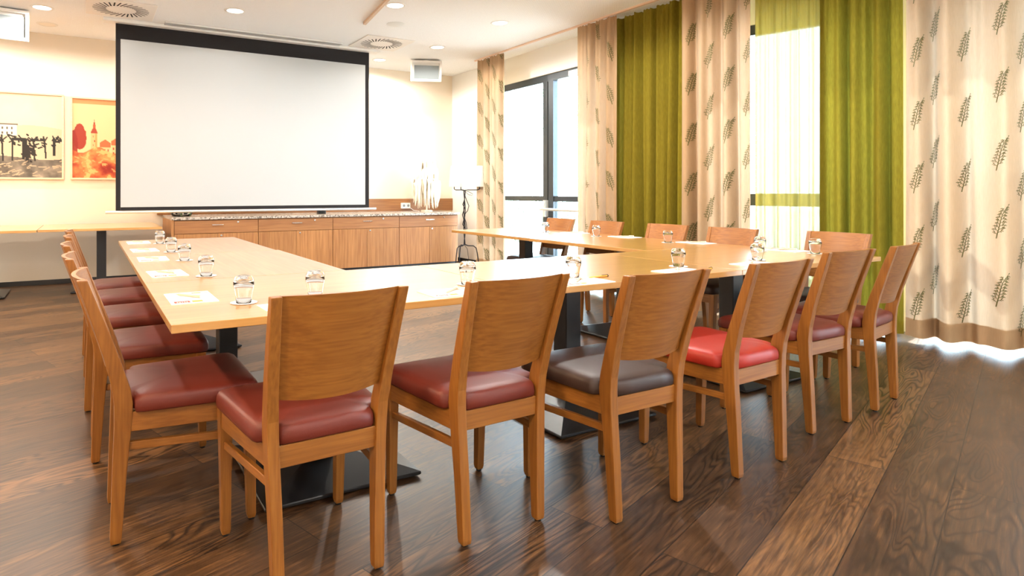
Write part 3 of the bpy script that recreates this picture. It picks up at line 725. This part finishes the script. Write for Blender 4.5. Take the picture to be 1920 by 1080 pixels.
# pear-shaped green leaves in a low glass dish at the left of the worktop
root = empty('leaf_bowl', (1.02, 8.22, ST+.030), 0, 'low glass dish of green leaves on the worktop left end, below the screen', 'bowl')
MB().lathe([(.05, 0), (.11, .004), (.135, .05), (.131, .05), (.106, .010), (.04, .006)], n=28).build('dish', tumbler_m, root)
m = MB(); rg = random.Random(9)
for k in range(9):
    a = rg.uniform(0, 6.28); L_ = .10; w_ = .032; el = rg.uniform(.2, .7); cx = .02*math.cos(a); cy = .02*math.sin(a)
    D_ = Vector((math.cos(a)*math.cos(el), math.sin(a)*math.cos(el), math.sin(el))); S_ = Vector((-math.sin(a), math.cos(a), 0)); p0 = Vector((cx, cy, .015))
    pts = [p0, p0+D_*L_*.3+S_*w_, p0+D_*L_*.7+S_*w_*.8-Vector((0, 0, .01)), p0+D_*L_-Vector((0, 0, .03)), p0+D_*L_*.7-S_*w_*.8-Vector((0, 0, .01)), p0+D_*L_*.3-S_*w_, p0+D_*L_*.5+Vector((0, 0, .006))]
    m.add(pts, [(0, 1, 6), (1, 2, 6), (2, 3, 6), (3, 4, 6), (4, 5, 6), (5, 0, 6)], 0, True)
m.build('leaves', mat('fresh_green_leaf', (.10, .30, .03), .4), root, fix=False)
setp(MB().box(2.79, 2.90, 8.22, 8.30, ST+.031, ST+.078).build('connector_box', black_metal, bevel=.008), 'small black block on the worktop under the middle of the screen', 'small box')

# ------------------------------------------------------------------ projection screen
SXL, SXR, SYP = .275, 3.372, 7.85
SYP = 7.82
root = empty('projection_screen', ((SXL+SXR)/2, SYP, .9), 0, 'large pull-down projection screen with black borders hanging before the back wall', 'projection screen')
O = Vector(root.location)
def pb(name, x0, x1, y0, y1, z0, z1, m, par=root, bevel=0): return MB().box(x0-O.x, x1-O.x, y0-O.y, y1-O.y, z0-O.z, z1-O.z).build(name, m, par, bevel=bevel)
pb('screen_fabric', SXL+.05, SXR-.055, SYP-.001, SYP+.001, .958, 2.862, screen_w)
pb('black_top_drop', SXL, SXR, SYP-.0015, SYP+.0015, 2.8625, 3.06, screen_b)
pb('black_side_border', SXL, SXL+.0495, SYP-.0015, SYP+.0015, .918, 2.862, screen_b)
pb('black_side_border', SXR-.0545, SXR, SYP-.0015, SYP+.0015, .918, 2.862, screen_b)
pb('black_bottom_border', SXL+.05, SXR-.055, SYP-.0015, SYP+.0015, .918, .9575, screen_b)
MB().tube([(.172-O.x, 0, .901-O.z), (3.478-O.x, 0, .901-O.z)], .016, 12).build('bottom_bar', alu, root)
pb('housing', .15, 3.50, SYP-.09, SYP+.06, 3.035, CZ, white_pl, bevel=.006)
pb('housing_slot_cover', .77, 2.90, SYP-.24, SYP-.12, 3.05, CZ, alu, bevel=.004)

# ------------------------------------------------------------------ paintings (flat artworks, real thickness)
def raster(W, H, fn):
    rngp = np.random.RandomState(4); return fn(W, H, rngp)
def blotch(W, H, rs, sc_, seed):
    a = np.zeros((H, W))
    for o_ in range(4):
        k = 2**o_; gh, gw = max(2, int(H/sc_*k)), max(2, int(W/sc_*k)); g = rs.rand(gh+2, gw+2)
        yy, xx = np.meshgrid(np.linspace(0, gh, H), np.linspace(0, gw, W), indexing='ij'); y0 = yy.astype(int); x0 = xx.astype(int); fy, fx = yy-y0, xx-x0
        fy = fy*fy*(3-2*fy); fx = fx*fx*(3-2*fx)
        a += (g[y0, x0]*(1-fy)*(1-fx)+g[y0, x0+1]*(1-fy)*fx+g[y0+1, x0]*fy*(1-fx)+g[y0+1, x0+1]*fy*fx)/k
    return a/1.875
def line(im, x0, y0, x1, y1, w_, col, a=1.0):
    H, W = im.shape[:2]; n = int(max(abs(x1-x0), abs(y1-y0))*1.5)+2
    for t in np.linspace(0, 1, n):
        x = x0+(x1-x0)*t; y = y0+(y1-y0)*t; xa, xb = int(max(0, x-w_)), int(min(W, x+w_+1)); ya, yb = int(max(0, y-w_)), int(min(H, y+w_+1))
        im[ya:yb, xa:xb] = im[ya:yb, xa:xb]*(1-a)+np.array(col)*a
def vineyard(W, H, rs):
    # row 0 = top
    im = np.ones((H, W, 3))*np.array([.86, .76, .62]); yy, xx = np.mgrid[0:H, 0:W]; fy = yy/H; b1 = blotch(W, H, rs, 60, 1); b2 = blotch(W, H, rs, 18, 2)
    im *= (1-.25*np.clip(b1-.45, 0, 1)*(fy < .5))[..., None]
    # distant hill wash
    hill = fy > (.42+.05*np.sin(xx/W*5+1)); im[hill] = im[hill]*.86
    # pale manor with rows of windows
    bx0, bx1, by0, by1 = int(.40*W), int(.66*W), int(.38*H), int(.50*H); im[by0:by1, bx0:bx1] = [.90, .84, .74]
    im[by0-3:by0, bx0-2:bx1+2] = [.35, .30, .26]
    for r_ in range(2):
        for k in range(7): x = bx0+4+k*(bx1-bx0-6)//7; y = by0+4+r_*((by1-by0)//2); im[y:y+5, x:x+3] = [.30, .26, .22]
    fg = (fy > .76+.02*np.sin(xx/W*9)); tone = np.clip(.16+.75*b2*(b1), 0, .62); im[fg] = np.stack([tone, tone*.90, tone*.78], -1)[fg]
    mid = (fy > .52) & (fy < .56) & (b2 > .48); im[mid] = [.12, .10, .09]
    for k in range(46):
        x = rs.rand()*W; y = H*(.50+.13*rs.rand()); line(im, x, y, x+rs.uniform(-9, 9), y+rs.uniform(-5, 6), .8, (.07, .05, .04), .9)
    for k in range(13):
        x = W*(.03+.075*k)+rs.uniform(-2, 2); y0 = H*.54; y1 = H*(.70+.1*rs.rand()); line(im, x, y0, x+rs.uniform(-2, 3), y1, 1.0 if k % 3 else 1.8, (.08, .06, .05), .95)
        for q in range(7): line(im, x, y0+4, x+rs.uniform(-10, 10), y0+rs.uniform(-9, 8), .6, (.10, .08, .06), .85)
    line(im, W*.72, H*.56, W*.735, H*.80, 2.2, (.08, .06, .05)); 
    for q in range(70): x = W*.74+rs.randn()*6; y = H*.66+rs.randn()*9; line(im, x, y, x+2, y+2, 1, (.10, .07, .05), .8)
    for k in range(60): x = rs.rand()*W; y = H*(.80+.18*rs.rand()); line(im, x, y, x+rs.uniform(4, 16), y-rs.uniform(0, 6), .4, (.70, .60, .48), .6)
    return im
def redtown(W, H, rs):
    im = np.ones((H, W, 3))*np.array([.86, .70, .50]); yy, xx = np.mgrid[0:H, 0:W]; fy = yy/H; fx = xx/W; b1 = blotch(W, H, rs, 42, 1); b2 = blotch(W, H, rs, 14, 2)
    im[fy < .06] = [.80, .48, .28]
    R1 = np.array([.50, .10, .035]); R2 = np.array([.66, .22, .08]); R3 = np.array([.84, .50, .26])
    def bl(mask, c, a): im[mask] = im[mask]*(1-a)+c*a
    # tree masses at left
    bl((((fx-.06)/.05)**2+((fy-.48)/.16)**2 < 1+.9*(b2-.5)), R1, .9); bl((((fx-.012)/.03)**2+((fy-.62)/.2)**2 < 1+.9*(b2-.5)), R1, .9)
    # tower with onion cap
    tx, tw = .175, .026
    bl((abs(fx-tx) < tw) & (fy > .43) & (fy < .66), np.array([.86, .62, .40]), .9); bl((abs(fx-tx-tw*.6) < tw*.35) & (fy > .43) & (fy < .66), R3, .8)
    cap = (fy > .36) & (fy <= .43) & (abs(fx-tx) < tw*(1.15*np.sqrt(np.clip((fy-.355)/.075, 0, 1)))); bl(cap, R1, .85)
    bl((fy > .315) & (fy <= .365) & (abs(fx-tx) < tw*.42), R2, .9); bl((fy > .25) & (fy <= .32) & (abs(fx-tx) < .003), R1, .9); bl((fy > .29) & (fy <= .315) & (abs(fx-tx) < tw*.22), R1, .9)
    for k in range(3): bl((abs(fx-tx+.008-.012*(k % 2)) < .0035) & (abs(fy-(.47+.055*k)) < .012), R1, .9)
    # roofs and facades to the right
    for k in range(8):
        x0 = .22+.095*k; hr = .50-.05*((k*7) % 3)*.5; roof = (fx > x0) & (fx < x0+.09) & (fy > hr+abs(fx-x0-.045)*1.0) & (fy < hr+.10); bl(roof, R2, .75)
        fac = (fx > x0+.004) & (fx < x0+.086) & (fy >= hr+.10) & (fy < .68); bl(fac, np.array([.88, .66, .44]), .85)
        for a_i in range(3):
            for b_i in range(2): bl((abs(fx-x0-.02-.025*a_i) < .005) & (abs(fy-hr-.14-.06*b_i) < .016), R1, .8)
    low = fy > .64+.04*np.sin(fx*23)
    t = np.clip((b1*.6+b2*.6-.42)*2.6, 0, 1)[..., None]; im[low] = (R1*(1-t)+R3*t*1.0+.0)[low]*1.0
    lt = low & (b2 > .66) & (b1 > .45); im[lt] = [.90, .62, .36]
    for k in range(70): x = rs.rand()*W; y = H*(.70+.28*rs.rand()); line(im, x, y, x+rs.uniform(-9, 9), y+rs.uniform(-4, 4), .6, (.88, .58, .34), .5)
    return im
def painting(name, x0, x1, z0, z1, fn, label):
    root = empty(name, ((x0+x1)/2, WY, (z0+z1)/2), 0, label, 'painting')
    hw, hh = (x1-x0)/2, (z1-z0)/2; fw = .022
    MB().box(-hw, hw, -.035, 0, hh-fw, hh).box(-hw, hw, -.035, 0, -hh, -hh+fw).box(-hw, -hw+fw, -.035, 0, -hh+fw, hh-fw).box(hw-fw, hw, -.035, 0, -hh+fw, hh-fw).build('frame', frame_w, root, bevel=.002, seg=1)
    W, H = int((x1-x0)/.006), int((z1-z0)/.006); im = fn(W, H, np.random.RandomState(4))
    me = bpy.data.meshes.new('canvas'); vv = []; ff = []
    xs = np.linspace(-hw+fw, hw-fw, W); zs = np.linspace(hh-fw, -hh+fw, H)
    for j in range(H):
        for i in range(W): vv.append((xs[i], -.018, zs[j]))
    for j in range(H-1):
        for i in range(W-1): ff.append((j*W+i, (j+1)*W+i, (j+1)*W+i+1, j*W+i+1))
    me.from_pydata(vv, [], ff); ca = me.color_attributes.new('paint', 'FLOAT_COLOR', 'POINT')
    im = np.clip(im, 0, 1)**2.0
    ca.data.foreach_set('color', np.concatenate([im, np.ones((H, W, 1))], -1).astype(np.float32).ravel())
    m = mat(name+'_paint', (.8, .7, .6), .6); N, L, B = nodes(m); at = N.new('ShaderNodeAttribute'); at.attribute_name = 'paint'; L.new(at.outputs['Color'], B.inputs['Base Color'])
    me.materials.append(m); o = bpy.data.objects.new('canvas', me); C.objects.link(o); o.parent = root
    MB().box(-hw+fw, hw-fw, -.015, -.002, -hh+fw, hh-fw).build('backing_board', frame_w, root)
painting('landscape_painting', -1.66, -.258, 1.282, 2.333, vineyard, 'sepia and black landscape painting with bare trees, left on the back wall')
painting('town_painting', -.190, 1.21, 1.285, 2.318, redtown, 'orange-red painting of a church tower and roofs, half hidden by the screen')

# ------------------------------------------------------------------ floor lamp
LX, LY = 4.79, 7.62
root = empty('floor_lamp', (LX, LY, 0), 0, 'wrought iron floor lamp with slim white shades in front of the sideboard end', 'lamp')
m = MB(); 
for k in range(2): m.tube([(.010*math.cos(z*11+k*PI), .010*math.sin(z*11+k*PI), .36+z) for z in np.linspace(0, .80, 28)], .008, 6)
m.build('twisted_pole', iron, root)
m = MB(); m.tube([(.01, 0, .60), (-.03, 0, .66), (-.012, 0, .73), (-.035, 0, .80), (.0, 0, .90), (-.03, 0, .95), (.0, 0, 1.02)], .007, 6)
m.tube([(.0, 0, .80), (.055, .0, .86), (.075, 0, .93), (.04, 0, 1.0), (.01, 0, 1.07)], .006, 6); m.tube([(.0, 0, .52), (.04, .0, .60), (.035, .01, .68), (.0, .0, .76)], .006, 6)
m.build('iron_tendrils', iron, root)
for ang in (200, 320, 80):
    a = math.radians(ang); c, s = math.cos(a), math.sin(a)
    MB().tube([(0, 0, .37), (.05*c, .05*s, .352), (.13*c, .13*s, .350), (.17*c, .17*s, .32), (.19*c, .19*s, .22), (.205*c, .205*s, .1), (.215*c, .215*s, .008)], .008, 7).build('leg', iron, root)
for ang, L_ in ((176, .15), (-4, .22), (110, .13)):
    a = math.radians(ang-28); c, s = math.cos(a), math.sin(a)
    ar = MB().tube([(0, 0, 1.15), (.05*c, .05*s, 1.160), (L_*.85*c, L_*.85*s, 1.160), (L_*c, L_*s, 1.175), (L_*c, L_*s, 1.215)], .007, 7).build('arm', iron, root)
    MB().lathe([(.080, 1.205), (.048, 1.51), (.046, 1.51), (.078, 1.205)], (L_*c, L_*s, 0), 28).build('lamp_shade', cloth('lamp_shade_fabric', (.88, .85, .80), .35), root)
    MB().lathe([(.012, 1.215), (.012, 1.26), (.020, 1.29), (.024, 1.32), (.018, 1.35), (.004, 1.36)], (L_*c, L_*s, 0), 14, cap=True).build('bulb', lamp_off, root)
MB().tube([(.015, 0, 1.13), (.06, -.02, 1.09), (.11, -.03, 1.08), (.13, -.02, 1.10), (.07, .0, 1.135), (.0, .0, 1.14)], .0035, 5).tube([(.0, .0, .36), (.06, .02, .30), (.085, .02, .15), (.08, .03, .01)], .0035, 5).build('cord', rubber, root)

# ------------------------------------------------------------------ ceiling fittings
def downlight(x, y, lab, on=True, warm=(1, .80, .58), power=55, r=.085, spot=172, visible_group='recessed ceiling downlights'):
    root = empty('ceiling_downlight', (x, y, CZ), 0, lab, 'ceiling light', visible_group)
    MB().lathe([(r, -.0005), (r, -.006), (r+.022, -.004), (r+.024, -.0005)], n=36).build('trim_ring', white_pl, root)
    MB().lathe([(.001, -.003), (r, -.003)], n=36).build('diffuser', lamp_glow if on else lamp_off, root)
    if on:
        d = bpy.data.lights.new('downlight_lamp', 'SPOT'); d.energy = power; d.color = warm; d.spot_size = math.radians(spot); d.spot_blend = .25; d.shadow_soft_size = .06
        o = bpy.data.objects.new('downlight_lamp', d); C.objects.link(o); o.parent = root; o.location = (0, 0, -.035)
    return root
W_ = (1, .94, .86)
for (x, y, lab, on, pw) in (
    (-.42, 7.66, 'lit round downlight between the left white ceiling box and the left air vent', True, 60),
    (-.41, 8.40, 'unlit round ring light close to the back wall at the upper left', False, 0),
    (1.38, 6.80, 'round ceiling downlight in front of the screen, right of the left air vent', True, 22),
    (2.80, 5.80, 'round ceiling downlight at the top picture edge beside the thin ceiling rail', True, 22),
    (3.75, 8.30, 'lit round downlight just right of the screen top corner near the back wall', True, 75),
    (4.14, 5.82, 'faint round downlight in the ceiling nearest the window curtains', True, 50),
    (4.10, 7.20, 'round downlight between the right air vent and the narrow cream curtain', True, 50)):
    downlight(x, y, lab, on, W_, (pw*1.25 if y > 8.2 else pw))
COOL, WARM = (1, .97, .93), (1, .72, .44)
for (x, y, lab, pw, cc) in (  # unseen lamps; most are added to brighten the room and chair backs
    (1.4, 8.35, 'ceiling downlight hidden behind the projection screen', 60, W_), (-1.9, 8.35, 'ceiling downlight near the back wall beyond the left picture edge', 130, W_),
    (-1.9, 6.4, 'ceiling downlight above the aisle far left of the tables', 110, WARM), (-.42, 4.9, 'added unseen fill downlight above the far end of the left chairs', 60, W_),
    (-1.9, 3.4, 'ceiling downlight above the open floor left of the chairs', 210, WARM), (1.38, 4.3, 'added unseen fill downlight above the gap inside the U of tables', 60, COOL),
    (3.1, 3.6, 'ceiling downlight above the inner corner of the window-side tables', 200, COOL), (-.42, 1.9, 'ceiling downlight above the nearest left side-on chair', 70, WARM),
    (1.5, .7, 'added unseen fill downlight just in front of the camera', 75, COOL), (3.6, .5, 'added unseen fill downlight above the open floor at the lower right', 45, COOL),
    (-1.9, .2, 'ceiling downlight in the rear left part of the room', 200, WARM), (.3, -1.2, 'added unseen fill downlight behind the camera, nearest the left', 90, COOL),
    (2.6, -1.2, 'added unseen fill downlight behind the camera, in the middle of the rear row', 90, COOL), (5.0, -.8, 'added unseen fill downlight behind the camera, nearest the windows', 45, COOL)):
    downlight(x, y, lab, True, cc, pw, visible_group='ceiling downlights out of view')
gr = MB().lathe([(.001, -.004), (.10, -.004), (.11, -.0005)], n=36).build('ceiling_speaker_grille', grey_face); gr.data.materials[0] = mat('pale_grille', (.70, .70, .67), .8)
gr.location = (3.12, 6.45, CZ); setp(gr, 'faint round speaker grille in the ceiling above the right air vent', 'speaker')
def vent(x, y, lab):
    root = empty('ceiling_air_vent', (x, y, CZ), 0, lab, 'air vent', 'square swirl air vents in the ceiling')
    MB().box(-.33, .33, -.33, .33, -.010, -.001).build('panel', mat('vent_panel', (.84, .81, .76), .6), root, bevel=.003, seg=1)
    m = MB(); n = 30
    for i in range(n):
        a = 2*PI*i/n; c, s = math.cos(a), math.sin(a)
        # slats point slightly off-radial so the ring swirls
        d = Vector((math.cos(a+.55), math.sin(a+.55), 0)); p = Vector((.145*c, .145*s, -.0115)); q = p + d*.135; nn = Vector((-d.y, d.x, 0))*.0075
        m.add([p-nn, p+nn, q+nn, q-nn], [(0, 1, 2, 3)]); 
    m.build('slots', dark_slot, root, fix=False)
vent(.31, 7.32, 'square swirl air vent in the ceiling at the upper left, before the screen')
vent(3.35, 7.36, 'square swirl air vent in the ceiling right of the screen')
rl = MB().box(-.016, .016, 0, 3.2, -.03, 0).build('ceiling_rail', mat('tan_rail', (.62, .45, .32), .6)); rl.location = (2.77, 6.55, CZ); rl.rotation_euler = (0, 0, PI-.155)
setp(rl, 'thin tan rail mounted along the ceiling between the downlights', 'ceiling rail')
def wall_box(x, y, lab, w_=.44, h_=.30, rz=0):
    root = empty('ceiling_loudspeaker', (x, y, CZ), rz, lab, 'loudspeaker', 'white framed boxes hanging from the ceiling')
    Mt = Matrix.Translation((0, 0, -.17)) @ Matrix.Rotation(math.radians(10), 4, 'X')
    MB().box(-w_/2, w_/2, 0, .10, -h_/2, h_/2).xf(Mt).build('cabinet', white_pl, root, bevel=.012)
    t = .035
    MB().box(-w_/2, w_/2, -.035, -.0005, h_/2-t, h_/2).box(-w_/2, w_/2, -.035, -.0005, -h_/2, -h_/2+t).box(-w_/2, -w_/2+t, -.035, -.0005, -h_/2+t, h_/2-t).box(w_/2-t, w_/2, -.035, -.0005, -h_/2+t, h_/2-t).xf(Mt).build('frame', white_pl, root, bevel=.004)
    MB().box(-w_/2+t+.004, w_/2-t-.004, -.016, -.002, -h_/2+t+.002, h_/2-t-.035).xf(Mt).build('grille', grey_face, root)
    MB().box(-.03, .03, .03, .08, -.06, -.0).build('bracket', white_pl, root)
wall_box(4.34, 7.95, 'white framed loudspeaker box with grey face hanging near the back right ceiling corner', rz=-.35)
wall_box(-.80, 7.85, 'white framed loudspeaker box hanging at the upper left picture corner', .50, .32, rz=.1)
